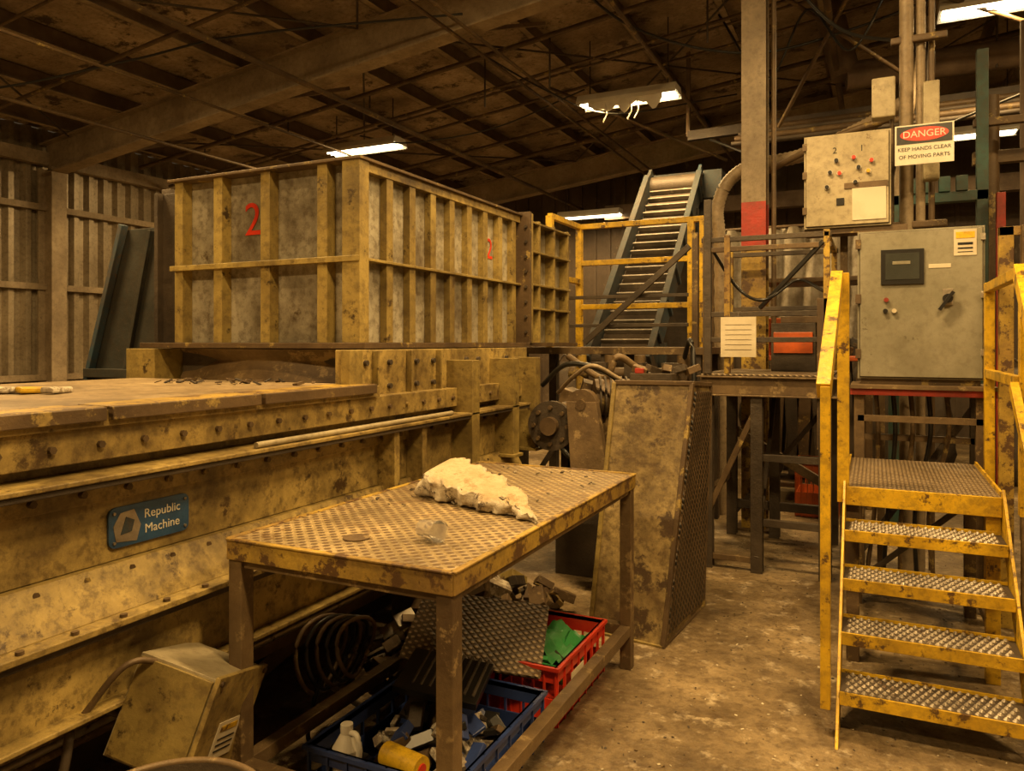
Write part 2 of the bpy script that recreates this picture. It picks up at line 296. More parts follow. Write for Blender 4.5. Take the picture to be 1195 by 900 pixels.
# ------------------------------------------------------------------ hopper
b = B('steel_hopper')
x0, x1, y0, y1, z0, z1 = -3.67, -2.40, 3.17, 5.02, 1.60, 2.53
t = .02
b.box(x0, x1, y0, y0+t, z0, z1, M_tanl); b.box(x0, x1, y1-t, y1, z0, z1, M_tanl)
b.box(x0, x0+t, y0+t, y1-t, z0, z1, M_tanl); b.box(x1-t, x1, y0+t, y1-t, z0, z1, M_tanl)
b.box(x0-.22, x1+.13, y0-.13, 6.0, 1.57, 1.60, M_edge)
b.box(x0-.04, x1+.07, y0-.09, y0+.03, z1, z1+.016, M_edge); b.box(x0-.04, x1+.07, y1-.03, y1, z1, z1+.016, M_edge)
b.box(x0-.04, x0+.03, y0+.03, y1-.03, z1, z1+.016, M_edge); b.box(x1-.03, x1+.07, y0+.03, y1-.03, z1, z1+.016, M_edge)
for xx in (-3.67, -3.36, -3.01, -2.62):
    b.box(xx, xx+.065, y0-.07, y0, z0, z1, M_olive)
b.box(x0, x1, y0-.085, y0, 2.02, 2.035, M_olive)
b.box(x0-.02, x1+.06, y0-.09, y0-.085, 2.013, 2.043, M_olive)
b.box(x1-.05, x1+.06, y0-.08, y0, z0, z1, M_olive)
for i in range(1, 9):
    yy = y0+i*.222-.045
    b.box(x1, x1+.045, yy, yy+.06, z0, z1, M_olive)
b.box(x1, x1+.06, y0, y1, 2.02, 2.035, M_olive)
b.box(x1, x1+.05, y0, y1, 2.48, 2.53, M_tan)
for i in range(0, 6): b.box(x0-.08, x0, y0+.1+i*.35, y0+.14+i*.35, z0, z1, M_olive)
b.box(x0-.14, x0-.005, y0-.04, y0+.02, 1.60, 2.48, M_dark); b.box(x0-.16, x0-.13, y0-.08, y0+.05, 1.60, 2.48, M_dark)
b.box(x0-.1, x1+.13, y1, y1+.03, z0-.02, z1+.03, M_edge); b.box(x0-.1, x1+.13, y1+.035, y1+.06, z0-.02, z1+.02, M_olive)
b.box(x0, x1, y1+.06, 5.95, z0, z1+.01, M_tanl)
for yy in (5.3, 5.6, 5.9): b.box(x1, x1+.08, yy, yy+.03, z0, z1, M_olive)
for zz in (1.85, 2.03, 2.28, 2.5): b.box(x1, x1+.085, y1+.06, 5.95, zz, zz+.015, M_olive)
for i in range(8): b.tube((x1+.10, y1-.012, 1.68+i*.11), (x1+.10, y1+.0, 1.68+i*.11), .012, M_dark, 6)
hop = b.done(.003)
text('stencil_number_front', '2', (-3.13, y0-.004, 2.28), R_FRONT, .26, M_redpl, hop)
text('stencil_number_side', '2', (x1+.003, 4.62, 2.24), R_RIGHT, .2, M_redpl, hop)

b = B('machine_nameplate')
pts = []
for cx, cy, a0 in ((1.885, 1.045, 0), (1.625, 1.045, 90), (1.625, .965, 180), (1.885, .965, 270)):
    for k in range(5):
        a = math.radians(a0+k*22.5); pts.append((-2.198, cx+.025*math.cos(a), cy+.025*math.sin(a)))
b.prism(pts, (.008, 0, 0), mat('nameplate_blue', (.035, .10, .22), (.02, .05, .11), rough=.35, rust=(.3, .33, .33), ramt=.1))
b.prism([(-2.19, 1.625, .96), (-2.19, 1.70, .95), (-2.19, 1.715, 1.0), (-2.19, 1.69, 1.055), (-2.19, 1.64, 1.05), (-2.19, 1.615, 1.01)], (.002, 0, 0), M_silver)
b.prism([(-2.188, 1.64, .98), (-2.188, 1.68, .985), (-2.188, 1.69, 1.02), (-2.188, 1.66, 1.035)], (.002, 0, 0), M_blue)
for yy in (1.618, 1.892):
    for zz in (.958, 1.052): b.tube((-2.19, yy, zz), (-2.185, yy, zz), .005, M_silver, 8)
npl = b.done()
text('plate_text', 'Republic', (-2.189, 1.80, 1.03), R_RIGHT, .042, M_white, npl); text('plate_text_low', 'Machine', (-2.189, 1.80, .98), R_RIGHT, .042, M_white, npl)

b = B('white_pvc_tube'); b.tube((-2.10, 2.14, 1.213), (-2.10, 3.6, 1.213), .012, M_beige); b.done()
b = B('work_gloves')
for i in range(5): b.obox((-3.2+.07*i, 1.75+.04*i, 1.413), (.14, .05, .025), (0, .05, .5*i), M_yel if i % 2 else M_scrap)
b.done(.008)
b = B('paper_sheets'); b.obox((-2.75, 1.35, 1.401), (.3, .21, .004), (0, 0, .3), M_paper); b.obox((-3.3, 1.5, 1.402), (.3, .2, .006), (0, 0, -.2), M_bluepl); b.done()

b = B('dark_infeed_chute')
b.prism([(-4.22, 3.5, 0), (-4.96, 3.5, 0), (-4.96, 3.5, 1.38), (-4.60, 3.5, 2.37), (-4.22, 3.5, 2.37), (-4.10, 3.5, 1.38)], (0, 1.4, 0), M_chute)
b.beam((-4.97, 3.47, 1.34), (-4.60, 3.47, 2.4), .05, .04, M_blue); b.beam((-4.16, 3.47, .0), (-4.16, 3.47, 2.6), .08, .05, M_dark)
b.box(-4.98, -4.1, 3.44, 3.52, 1.36, 1.42, M_chute); b.beam((-4.6, 3.485, 1.4), (-4.35, 3.485, 2.35), .03, .03, M_chute); b.done(.004)
b = B('blue_guard_frame')
for xx in (-5.9, -5.5): b.beam((xx, 4.4, 0), (xx, 4.4, 2.05), .04, .04, M_blue)
b.beam((-5.9, 4.4, 2.05), (-5.5, 4.4, 2.05), .04, .04, M_blue); b.beam((-5.9, 4.4, 1.7), (-5.5, 4.4, 1.7), .03, .03, M_blue); b.done()
b = B('grey_pallet_bin'); b.box(-7.6, -6.2, 4.6, 5.4, .1, 1.0, M_dark)
for xx in (-7.5, -6.9, -6.3): b.box(xx-.05, xx+.05, 4.6, 5.4, 0, .1, M_dark); b.box(xx-.03, xx+.03, 4.57, 4.6, .1, 1.0, M_edge)
b.done()
def scatter(name, n, fx, zf, s0, s1, m_, tilt=.4):
    b = B(name)
    for i in range(n):
        x, y = fx(); s = random.uniform(s0, s1)
        b.obox((x, y, zf(x, y)+s*.18), (s, s*random.uniform(.3, .8), s*random.uniform(.1, .3)), (random.uniform(-tilt, tilt), random.uniform(-tilt, tilt), random.uniform(0, 6.3)), m_[i % len(m_)])
    return b.done()
scatter('deck_scrap_chips', 45, lambda: (random.uniform(-3.3, -2.4), random.uniform(2.6, 2.95)), lambda x, y: 1.40, .015, .045, [M_dark, M_edge, M_edge])

# ------------------------------------------------------------------ table
b = B('steel_work_table')
TX0, TX1, TY0, TY1, TZ = -1.93, -1.07, 1.84, 3.62, .95
b.box(TX0, TX1, TY0, TY1, TZ-.008, TZ, M_tabletop)
for p0, p1 in (((TX0, TY0), (TX1, TY0)), ((TX1, TY0), (TX1, TY1)), ((TX1, TY1), (TX0, TY1)), ((TX0, TY1), (TX0, TY0))):
    b.beam((*p0, TZ-.033), (*p1, TZ-.033), .012, .065, M_yelw)
    b.beam((*p0, TZ+.001), (*p1, TZ+.001), .022, .008, M_yelw)
i_ = .03
LG = [(TX0+i_, TY0+i_), (TX1-i_, TY0+i_), (TX1-i_, TY1-i_), (TX0+i_, TY1-i_)]
for x, y in LG: b.box(x-.028, x+.028, y-.028, y+.028, 0, TZ-.01, M_rust)
for k in range(4):
    p, q = LG[k], LG[(k+1) % 4]
    b.beam((*p, .19), (*q, .19), .05, .05, M_rust); b.beam((*p, .875), (*q, .875), .035, .035, M_rust)
b.beam((TX0, 2.7, TZ-.03), (TX1, 2.7, TZ-.03), .04, .04, M_dark)
b.done(.003)

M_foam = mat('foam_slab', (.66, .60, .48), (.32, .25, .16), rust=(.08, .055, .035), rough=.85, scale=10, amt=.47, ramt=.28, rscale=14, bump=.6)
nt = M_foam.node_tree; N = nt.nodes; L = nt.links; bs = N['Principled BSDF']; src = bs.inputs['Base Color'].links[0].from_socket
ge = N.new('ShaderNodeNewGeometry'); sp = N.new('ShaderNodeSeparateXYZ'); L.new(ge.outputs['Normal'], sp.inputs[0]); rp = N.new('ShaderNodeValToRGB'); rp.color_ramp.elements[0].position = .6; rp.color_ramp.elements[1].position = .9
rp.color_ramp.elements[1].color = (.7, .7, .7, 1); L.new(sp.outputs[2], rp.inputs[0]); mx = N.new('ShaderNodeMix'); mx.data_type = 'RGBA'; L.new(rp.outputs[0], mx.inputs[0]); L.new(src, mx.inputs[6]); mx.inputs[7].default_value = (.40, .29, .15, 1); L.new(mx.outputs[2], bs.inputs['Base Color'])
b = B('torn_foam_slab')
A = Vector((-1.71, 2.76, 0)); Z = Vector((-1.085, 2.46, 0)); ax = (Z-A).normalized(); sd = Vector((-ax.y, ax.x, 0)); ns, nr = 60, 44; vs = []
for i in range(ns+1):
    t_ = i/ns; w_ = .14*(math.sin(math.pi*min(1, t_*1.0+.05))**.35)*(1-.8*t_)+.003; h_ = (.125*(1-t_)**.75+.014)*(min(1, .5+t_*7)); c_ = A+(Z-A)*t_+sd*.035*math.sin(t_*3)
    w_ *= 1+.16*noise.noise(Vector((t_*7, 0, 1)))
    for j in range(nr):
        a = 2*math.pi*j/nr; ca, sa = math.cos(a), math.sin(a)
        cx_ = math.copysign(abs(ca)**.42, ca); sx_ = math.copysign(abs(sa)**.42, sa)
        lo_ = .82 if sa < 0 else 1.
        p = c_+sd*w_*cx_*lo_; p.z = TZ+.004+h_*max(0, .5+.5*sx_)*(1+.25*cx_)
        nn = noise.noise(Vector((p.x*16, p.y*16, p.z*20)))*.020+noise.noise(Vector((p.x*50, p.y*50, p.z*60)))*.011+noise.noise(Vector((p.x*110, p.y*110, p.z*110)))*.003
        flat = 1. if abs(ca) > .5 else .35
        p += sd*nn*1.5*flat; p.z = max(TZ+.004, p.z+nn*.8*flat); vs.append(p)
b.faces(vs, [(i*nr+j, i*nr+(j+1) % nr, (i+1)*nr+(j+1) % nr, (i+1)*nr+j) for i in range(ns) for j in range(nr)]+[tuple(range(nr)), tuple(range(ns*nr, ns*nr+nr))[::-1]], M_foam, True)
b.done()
b = B('clear_plastic_cup'); b.tube((-1.35, 2.12, TZ+.036), (-1.27, 2.09, TZ+.04), .028, M_clear, 18, r1=.034); b.tube((-1.27, 2.09, TZ+.04), (-1.265, 2.088, TZ+.04), .037, M_clear, 18); b.done()
b = B('steel_washer'); b.tube((-1.55, 2.03, TZ+.001), (-1.55, 2.03, TZ+.005), .045, M_rust, 20); b.done()
scatter('table_scrap_chips', 60, lambda: (random.uniform(-1.88, -1.12), random.uniform(2.5, 3.58)), lambda x, y: TZ+.003, .005, .02, [M_dark, M_scrap, M_dark])

# ------------------------------------------------------------------ crates etc under table
def crate(name, x0, x1, y0, y1, z0, h, m_):
    b = B(name); t = .008
    b.box(x0, x1, y0, y1, z0, z0+t, m_)
    for a in ((x0, x1, y0, y0+t), (x0, x1, y1-t, y1), (x0, x0+t, y0, y1), (x1-t, x1, y0, y1)):
        b.box(*a, z0, z0+h*.45, m_); b.box(*a, z0+h*.72, z0+h, m_)
    n = 7
    for i in range(n+1):
        x = x0+(x1-x0-t)*i/n; y = y0+(y1-y0-t)*i/n
        for yy in (y0-.006, y1-.006): b.box(x, x+t, yy, yy+.012, z0, z0+h, m_)
        for xx in (x0-.006, x1-.006): b.box(xx, xx+.012, y, y+t, z0, z0+h, m_)
    b.box(x0-.015, x1+.015, y0-.015, y0+t, z0+h-.015, z0+h, m_); b.box(x0-.015, x1+.015, y1-t, y1+.015, z0+h-.015, z0+h, m_)
    b.box(x0-.015, x0+t, y0+t, y1-t, z0+h-.015, z0+h, m_); b.box(x1-t, x1+.015, y0+t, y1-t, z0+h-.015, z0+h, m_)
    return b.done()
rc = crate('red_plastic_crate', -1.56, -1.19, 2.90, 3.50, .0, .25, M_redpl)
b = B('crate_label'); b.box(-1.184, -1.181, 3.05, 3.2, .10, .17, M_paper); b.done(parent=rc)
crate('blue_plastic_crate', -1.78, -1.20, 2.06, 2.78, .0, .20, M_bluepl)
def pile(name, x0, x1, y0, y1, z0, h, n, ms, s=(.04, .13)):
    b = B(name)
    for i in range(n):
        x = random.uniform(x0, x1); y = random.uniform(y0, y1); r = max(abs((x-(x0+x1)/2)/(x1-x0)), abs((y-(y0+y1)/2)/(y1-y0)))*2
        z = z0+random.random()*h*(1-.6*r); q = random.uniform(*s)
        b.obox((x, y, max(z, z0+q*.3)), (q, q*random.uniform(.3, .9), q*random.uniform(.1, .5)), [random.uniform(-.8, .8), random.uniform(-.8, .8), random.uniform(0, 6)], random.choice(ms))
    return b.done(.003)
pile('crate_scrap_pile', -1.71, -1.28, 2.2, 2.71, .02, .22, 90, [M_dark, M_scrap, M_black, M_black, M_edge, M_bluepl])
b = B('black_vent_grille')
b.obox((-1.54, 2.58, .27), (.34, .24, .03), (.25, .1, .2), M_black)
for k in range(9): b.obox((-1.68+.035*k, 2.58+.006*k, .296-.003*k), (.012, .22, .02), (.25, .1, .2), M_dark)
b.done(.003)
b = B('green_plastic_film')
g = 12; vs = [(-1.44+.22*i/g, 3.1+.34*j/g, .20+.05*noise.noise(Vector((i*.6, j*.6, 3)))+.03*math.sin(i*.5)) for i in range(g+1) for j in range(g+1)]
b.faces(vs, [(i*(g+1)+j, (i+1)*(g+1)+j, (i+1)*(g+1)+j+1, i*(g+1)+j+1) for i in range(g) for j in range(g)], M_green, True)
for k in range(14): b.obox((random.uniform(-1.5, -1.25), random.uniform(3.0, 3.4), .14+.04*random.random()), (.12, .08, .02), (random.random(), random.random(), random.random()*6), M_green if k % 3 else M_dark)
b.done()
pile('scrap_parts_pile', -2.25, -1.64, 2.85, 4.2, .0, .40, 190, [M_dark, M_scrap, M_edge, M_edge, M_rust, M_rust, M_olive, M_silver], (.05, .16))
b = B('diamond_plate_sheet'); b.obox((-1.60, 2.98, .31), (.60, .50, .008), (.26, .10, .35), M_plate); b.obox((-1.60, 2.98, .300), (.58, .48, .010), (.26, .10, .35), M_dark); b.done()
b = B('white_jug'); b.tube((-1.66, 2.12, .01), (-1.66, 2.12, .19), .05, M_white, 16); b.tube((-1.66, 2.12, .19), (-1.66, 2.12, .24), .05, M_white, 16, r1=.02); b.tube((-1.66, 2.12, .24), (-1.66, 2.12, .27), .022, M_white, 12)
b.curve([(-1.66, 2.12, .24), (-1.61, 2.11, .245), (-1.595, 2.105, .19), (-1.61, 2.11, .13)], .01, M_white, n=12); b.done()
b = B('yellow_tape_roll'); b.tube((-1.50, 2.13, .20), (-1.34, 2.10, .20), .04, M_yel, 20); b.tube((-1.505, 2.131, .20), (-1.335, 2.099, .20), .018, M_redpl, 14); b.done()
b = B('coiled_hose')
for k in range(5):
    cx, cy, cz = -2.02+.02*k, 2.42+.03*k, .34
    r = .15-.008*k; tt = .3+.12*k
    b.curve([(cx+.02*math.sin(a*2), cy+r*math.cos(a), cz+r*math.sin(a)*math.cos(tt*.3)) for a in [i*math.pi/6 for i in range(13)]], .009, M_black if k % 2 else M_edge, n=48)
b.curve([(-2.0, 2.4, .3), (-1.98, 2.3, .05), (-1.96, 2.6, .02)], .009, M_black)
b.curve([(-2.0, 2.45, .2), (-1.9, 2.6, .05), (-1.92, 2.8, .03)], .012, M_silver); b.done()

b = B('electrical_junction_box')
R = (math.radians(-16), math.radians(14), math.radians(14)); c_ = Vector((-2.0, 1.74, .42)); Rm = Euler(R).to_matrix(); k_ = .9
def jb(off, size, m_): b.obox(c_+Rm@(Vector(off)*k_), tuple(q*k_ for q in size), R, m_)
jb((0, 0, 0), (.30, .34, .34), M_beige); jb((.155, 0, 0), (.018, .36, .36), M_tan); jb((0, -.175, 0), (.28, .014, .32), M_olive)
jb((.166, .01, -.05), (.003, .16, .13), M_paper); jb((.168, .01, -.01), (.003, .12, .02), M_yel)
for k in range(3): jb((.1685, .01, -.045-.02*k), (.003, .12, .006), M_black)
for sy in (-.16, .16):
    for sz in (-.16, .16): b.tube(c_+Rm@Vector((.16, sy, sz))*k_, c_+Rm@Vector((.172, sy, sz))*k_, .009, M_edge, 8)
b.box(-2.2, -2.02, 1.68, 1.80, 0, .3, M_dark)
b.curve([(-2.1, 1.58, .45), (-2.16, 1.48, .5), (-2.14, 1.42, .35), (-2.2, 1.4, .1), (-2.25, 1.5, .0)], .014, M_dark); b.curve([(-2.0, 1.70, .57), (-2.03, 1.55, .63), (-2.12, 1.45, .48)], .01, M_edge)
b.done(.006)
b = B('steel_drum')
cx, cy, r = -1.43, 1.17, .22
b.tube((cx, cy, 0), (cx, cy, .55), r, M_chute, 40, caps=False); b.tube((cx, cy, .0), (cx, cy, .02), r-.005, M_dark, 40); b.tube((cx, cy, .55), (cx, cy, .3), r-.008, M_dark, 40, r1=r-.01, caps=False); b.tube((cx, cy, .38), (cx, cy, .40), r-.01, M_scrap, 40)
for z in (.2, .38): b.tube((cx, cy, z), (cx, cy, z+.02), r+.008, M_chute, 40, caps=False)
b.curve([(cx+r*math.cos(i*math.pi/12), cy+r*math.sin(i*math.pi/12), .55) for i in range(25)], .009, M_rust, n=72); b.done()

# ------------------------------------------------------------------ guard + gearbox
b = B('drive_belt_guard')
P = [(-1.42, 3.95, .0), (-1.0, 3.9, .0), (-.94, 4.62, 0), (-1.42, 4.62, .0), (-1.36, 4.2, 1.37), (-.93, 4.28, 1.37), (-.92, 4.75, 1.34), (-1.36, 4.75, 1.34)]
M_guard = mat('grimy_guard_paint', (.50, .38, .16), (.21, .145, .06), rust=(.055, .033, .017), rough=.5, scale=3.5, amt=.5, ramt=.3, rscale=4, streak=.5, grime=.95, gscale=2.)
b.hexa(P, M_guard)
b.hexa([(-1.0+.004, 3.95, .05), (-.985, 3.95, .05), (-.925, 4.58, .05), (-.945, 4.58, .05), (-.93, 4.33, 1.32), (-.915, 4.33, 1.32), (-.905, 4.71, 1.30), (-.925, 4.71, 1.30)], M_mesh)
for a, c in ((0, 1), (1, 2), (4, 5), (5, 6), (0, 4), (1, 5), (2, 6)): b.beam(P[a], P[c], .025, .025, M_edge if a != 0 else M_olive)
b.box(-1.3, -1.05, 4.3, 4.7, 1.37, 1.42, M_dark); b.box(-1.27, -1.22, 4.3, 4.4, 1.42, 1.45, M_red)
for k in range(5): b.obox((-1.25+.07*k, 4.35+.03*k, 1.44), (.09, .05, .04), (.2, .3, k), M_dark if k % 2 else M_rust)
b.done(.003)
b = B('gearbox_drive')
b.box(-2.0, -1.75, 4.95, 5.3, .25, 1.1, M_dark); b.box(-1.95, -1.50, 4.95, 5.2, .5, 1.12, M_rust)
b.tube((-1.93, 4.62, 1.05), (-1.93, 5.0, 1.05), .14, M_rust, 24); b.tube((-1.93, 4.60, 1.05), (-1.93, 4.64, 1.05), .165, M_dark, 24)
b.tube((-1.93, 4.55, 1.05), (-1.93, 4.60, 1.05), .06, M_edge, 18)
for i in range(8):
    a = i*math.pi/4; b.tube((-1.93+.12*math.cos(a), 4.58, 1.05+.12*math.sin(a)), (-1.93+.12*math.cos(a), 4.6, 1.05+.12*math.sin(a)), .015, M_edge, 6)
b.tube((-1.75, 4.95, 1.22), (-1.45, 5.1, 1.22), .13, M_edge, 22)
for i in range(8): p = Vector((-1.72, 4.96, 1.22))+Vector((.26, .12, 0))*i/8; b.tube(p, p+Vector((.012, .005, 0)), .15, M_dark, 22)
b.hexa([(-1.75, 4.5, .75), (-1.50, 4.5, .75), (-1.50, 4.56, .75), (-1.75, 4.56, .75), (-1.80, 4.55, 1.22), (-1.60, 4.55, 1.22), (-1.60, 4.62, 1.22), (-1.80, 4.62, 1.22)], M_rust)
b.tube((-1.70, 4.56, 1.2), (-1.70, 4.63, 1.2), .10, M_rust, 20); b.tube((-1.70, 4.54, 1.2), (-1.70, 4.56, 1.2), .035, M_edge, 12)
b.box(-1.7, -1.55, 4.5, 4.95, .45, .75, M_dark)
b.curve([(-2.1, 4.85, 1.3), (-1.9, 4.8, 1.45), (-1.65, 4.8, 1.42), (-1.48, 4.85, 1.3)], .018, M_black); b.curve([(-2.0, 4.8, 1.1), (-1.85, 4.62, .9), (-1.6, 4.6, .7), (-1.5, 4.7, .4), (-1.48, 4.8, .02)], .02, M_black)
b.curve([(-2.0, 5.1, 1.5), (-1.7, 5.0, 1.35), (-1.6, 5.0, 1.5), (-1.48, 5.1, 1.42)], .025, M_rust)
b.curve([(-2.0, 4.9, 1.25), (-1.8, 4.7, 1.38), (-1.65, 4.65, 1.45), (-1.5, 4.75, 1.36)], .014, M_col)
for k in range(4): b.obox((-2.0+.13*k, 5.15, 1.2+.06*(k % 2)), (.1, .2, .12), (.1*k, .3, .4*k), M_edge if k % 2 else M_rust)
b.box(-2.0, -1.5, 4.85, 5.4, 0, .5, M_dark); b.done(.004)
b = B('steel_pipe_manifold')
for k in range(3): b.tube((-2.2+.25*k, 5.9, 0), (-2.2+.25*k, 5.9, 1.5), .045, M_rust if k else M_yelw)
b.tube((-2.3, 5.9, 1.35), (-1.3, 5.9, 1.35), .05, M_edge); b.tube((-2.3, 5.85, .9), (-1.3, 5.85, .9), .04, M_rust); b.tube((-1.35, 5.9, 0), (-1.35, 5.9, 1.5), .05, M_edge)
for k in range(3): b.box(-2.1+.3*k, -1.95+.3*k, 5.8, 5.95, 1.28, 1.44, M_dark)
b.curve([(-1.35, 5.9, 1.45), (-1.25, 5.7, 1.62), (-1.2, 5.6, 1.3), (-1.22, 5.6, .8), (-1.2, 5.7, .02)], .02, M_black); b.done()

# ------------------------------------------------------------------ stairs
b = B('yellow_access_stairs')
SX0, SX1 = -.13, .53
def tread(z, y0, d):
    b.box(SX0, SX1, y0, y0+d, z-.012, z, M_dark); b.box(SX0, SX1, y0-.006, y0+.004, z-.05, z+.004, M_yel); b.box(SX0, SX1, y0+d-.004, y0+d, z-.03, z+.015, M_yel)
    nx = 20; ny = 6
    for i in range(nx):
        for j in range(ny):
            x = SX0+.03+(SX1-SX0-.05)*(i+.5*(j % 2))/nx; y = y0+.025+(d-.045)*j/(ny-1); r = .0125
            b.faces([(x-r, y, z), (x, y-r*.8, z), (x+r, y, z), (x, y+r*.8, z), (x-.004, y, z+.012), (x+.004, y, z+.012)], [(0, 1, 5, 4), (1, 2, 5), (2, 3, 4, 5), (3, 0, 4)], M_silver)
for i in range(4): tread(.17+.178*i, 3.36+.19*i, .215)
for xx in (SX0-.012, SX1+.002):
    b.hexa([(xx, 3.22, 0), (xx+.012, 3.22, 0), (xx+.012, 3.44, 0), (xx, 3.44, 0), (xx, 4.13, .92), (xx+.012, 4.13, .92), (xx+.012, 4.27, .84), (xx, 4.27, .84)], M_yel)
b.box(SX0, SX1, 4.13, 5.2, .862, .88, M_plate); b.box(SX0, SX1, 4.118, 4.132, .79, .882, M_yel); b.box(SX0-.012, SX0, 4.13, 5.2, .79, .90, M_yel); b.box(SX1, SX1+.012, 4.13, 5.2, .79, .90, M_yel)
for x in (SX0+.03, SX1-.03):
    for y in (4.18, 5.12): b.box(x-.03, x+.03, y-.03, y+.03, 0, .862, M_yel if x > 0 and y < 5 else M_edge)
    b.beam((x, 4.18, .25), (x, 5.12, .25), .04, .04, M_edge)
b.beam((SX0, 5.12, .45), (SX1, 5.12, .45), .04, .05, M_edge); b.beam((SX0, 5.12, .1), (SX1, 5.12, .7), .03, .03, M_dark)
b.beam((SX0, 4.5, .83), (SX1, 4.5, .83), .05, .06, M_edge)
for xx in (SX0-.06, SX1+.05):
    b.box(xx-.012, xx+.026, 3.33, 3.39, .10, 1.42, M_yel)
    b.beam((xx, 3.36, 1.40), (xx+.02, 4.12, 1.93), .055, .075, M_yel)
    b.box(xx+.02, xx+.075, 4.12, 4.18, .80, 1.95, M_yel)
b.beam((SX1+.05, 3.36, .82), (SX1+.05, 4.15, 1.40), .035, .05, M_yel)
b.beam((SX1+.07, 4.15, 1.92), (SX1+.07, 5.2, 1.92), .045, .05, M_yel); b.beam((SX1+.07, 4.15, 1.42), (SX1+.07, 5.2, 1.42), .04, .05, M_yel)
b.box(SX1+.10, SX1+.17, 5.0, 5.06, 0, 2.25, M_yelw); b.box(SX1+.2, SX1+.24, 4.95, 5.0, 0, 2.25, M_rust); b.box(SX1+.10, SX1+.3, 5.0, 5.04, 2.2, 2.25, M_yelw)
b.box(SX1+.05, SX1+.10, 5.17, 5.23, 0, 1.95, M_yel)
b.done(.003)

# ------------------------------------------------------------------ control cabinet on stand
b = B('control_cabinet')
b.box(-.10, .60, 5.34, 5.62, 1.37, 2.31, M_grey); b.box(-.085, .585, 5.318, 5.338, 1.385, 2.295, M_grey)
b.box(-.09, .59, 5.337, 5.341, 1.38, 2.30, M_dark)
b.box(.035, .275, 5.305, 5.319, 1.965, 2.185, M_black); b.box(.06, .25, 5.302, 5.306, 1.995, 2.16, M_screen); b.box(.10, .2, 5.300, 5.303, 2.09, 2.11, M_grey)
b.box(.375, .43, 5.306, 5.318, 1.83, 1.93, M_silver); b.tube((.40, 5.30, 1.87), (.40, 5.27, 1.87), .028, M_black, 18); b.beam((.355, 5.272, 1.80), (.43, 5.272, 1.91), .02, .026, M_black, up=(0, -1, 0))
for x, z, m_ in ((.065, 1.87, M_red), (.06, 1.80, M_black), (.11, 1.80, M_paper)): b.tube((x, 5.318, z), (x, 5.295, z), .014, m_, 14)
b.box(.30, .42, 5.315, 5.319, 2.06, 2.085, M_paper)
b.box(.435, .555, 5.314, 5.319, 2.13, 2.29, M_paper); b.box(.445, .545, 5.312, 5.315, 2.235, 2.275, M_yel); b.box(.455, .535, 5.312, 5.315, 2.15, 2.155, M_black); b.box(.455, .535, 5.312, 5.315, 2.17, 2.18, M_black); b.box(.455, .535, 5.312, 5.315, 2.195, 2.21, M_black)
for z in (1.5, 1.85, 2.2): b.box(-.112, -.08, 5.312, 5.34, z, z+.06, M_edge); b.box(.575, .6, 5.308, 5.34, z+.02, z+.06, M_silver)
b.box(-.14, .66, 5.26, 5.34, 1.27, 1.31, M_red); b.box(-.14, .66, 5.24, 5.7, 1.31, 1.335, M_rust); b.box(-.08, .58, 5.36, 5.6, 1.335, 1.37, M_edge)
for x in (-.09, .58):
    b.box(x-.03, x+.03, 5.3, 5.36, 0, 1.27, M_rust); b.box(x-.03, x+.03, 5.6, 5.66, 0, 1.31, M_dark)
b.box(-.1, .6, 5.30, 5.34, 1.10, 1.14, M_rust); b.box(-.1, .6, 5.60, 5.64, .95, .99, M_edge); b.beam((-.08, 5.62, .2), (.58, 5.62, 1.2), .03, .04, M_dark)
for k in range(5): b.curve([(.0+.1*k, 5.5, 1.37), (.02+.1*k, 5.5, 1.0), (.08*k, 5.6, .5), (.1*k-.05, 5.65, .01)], .014, M_black if k % 2 else M_edge)
b.done(.004)

b = B('motor_control_box')
b.box(-.45, .10, 5.70, 5.92, 2.40, 3.05, M_beige); b.box(-.435, .085, 5.682, 5.70, 2.415, 3.035, M_beige); b.box(-.44, .09, 5.699, 5.702, 2.41, 3.04, M_dark)
for x, z, m_ in ((-.24, 2.86, M_black), (-.13, 2.87, M_redpl), (-.02, 2.84, M_redpl), (-.28, 2.78, M_black), (-.22, 2.77, M_redpl), (-.10, 2.80, M_black), (-.04, 2.77, M_yel), (-.30, 2.68, M_black), (-.12, 2.7, M_black)):
    b.tube((x, 5.682, z), (x, 5.655, z), .013, m_, 14); b.tube((x, 5.684, z), (x, 5.676, z), .019, M_silver, 14)
b.box(-.14, .07, 5.676, 5.682, 2.44, 2.68, M_paper); b.box(-.19, .08, 5.674, 5.684, 2.66, 2.70, M_edge); b.box(-.24, -.19, 5.676, 5.682, 2.55, 2.6, M_black)
for z in (2.5, 2.75, 2.95): b.box(-.46, -.43, 5.68, 5.7, z, z+.05, M_edge)
for x in (-.2, .04): b.box(x-.025, x+.025, 5.92, 5.97, 0, 3.0, M_rust)
b.box(-.45, .2, 5.72, 5.9, 2.36, 2.40, M_edge)
mcb = b.done(.004)
text('box_numeral_a', '2', (-.25, 5.681, 2.93), R_FRONT, .06, M_black, mcb); text('box_numeral_b', '1', (-.08, 5.681, 2.93), R_FRONT, .06, M_black, mcb)

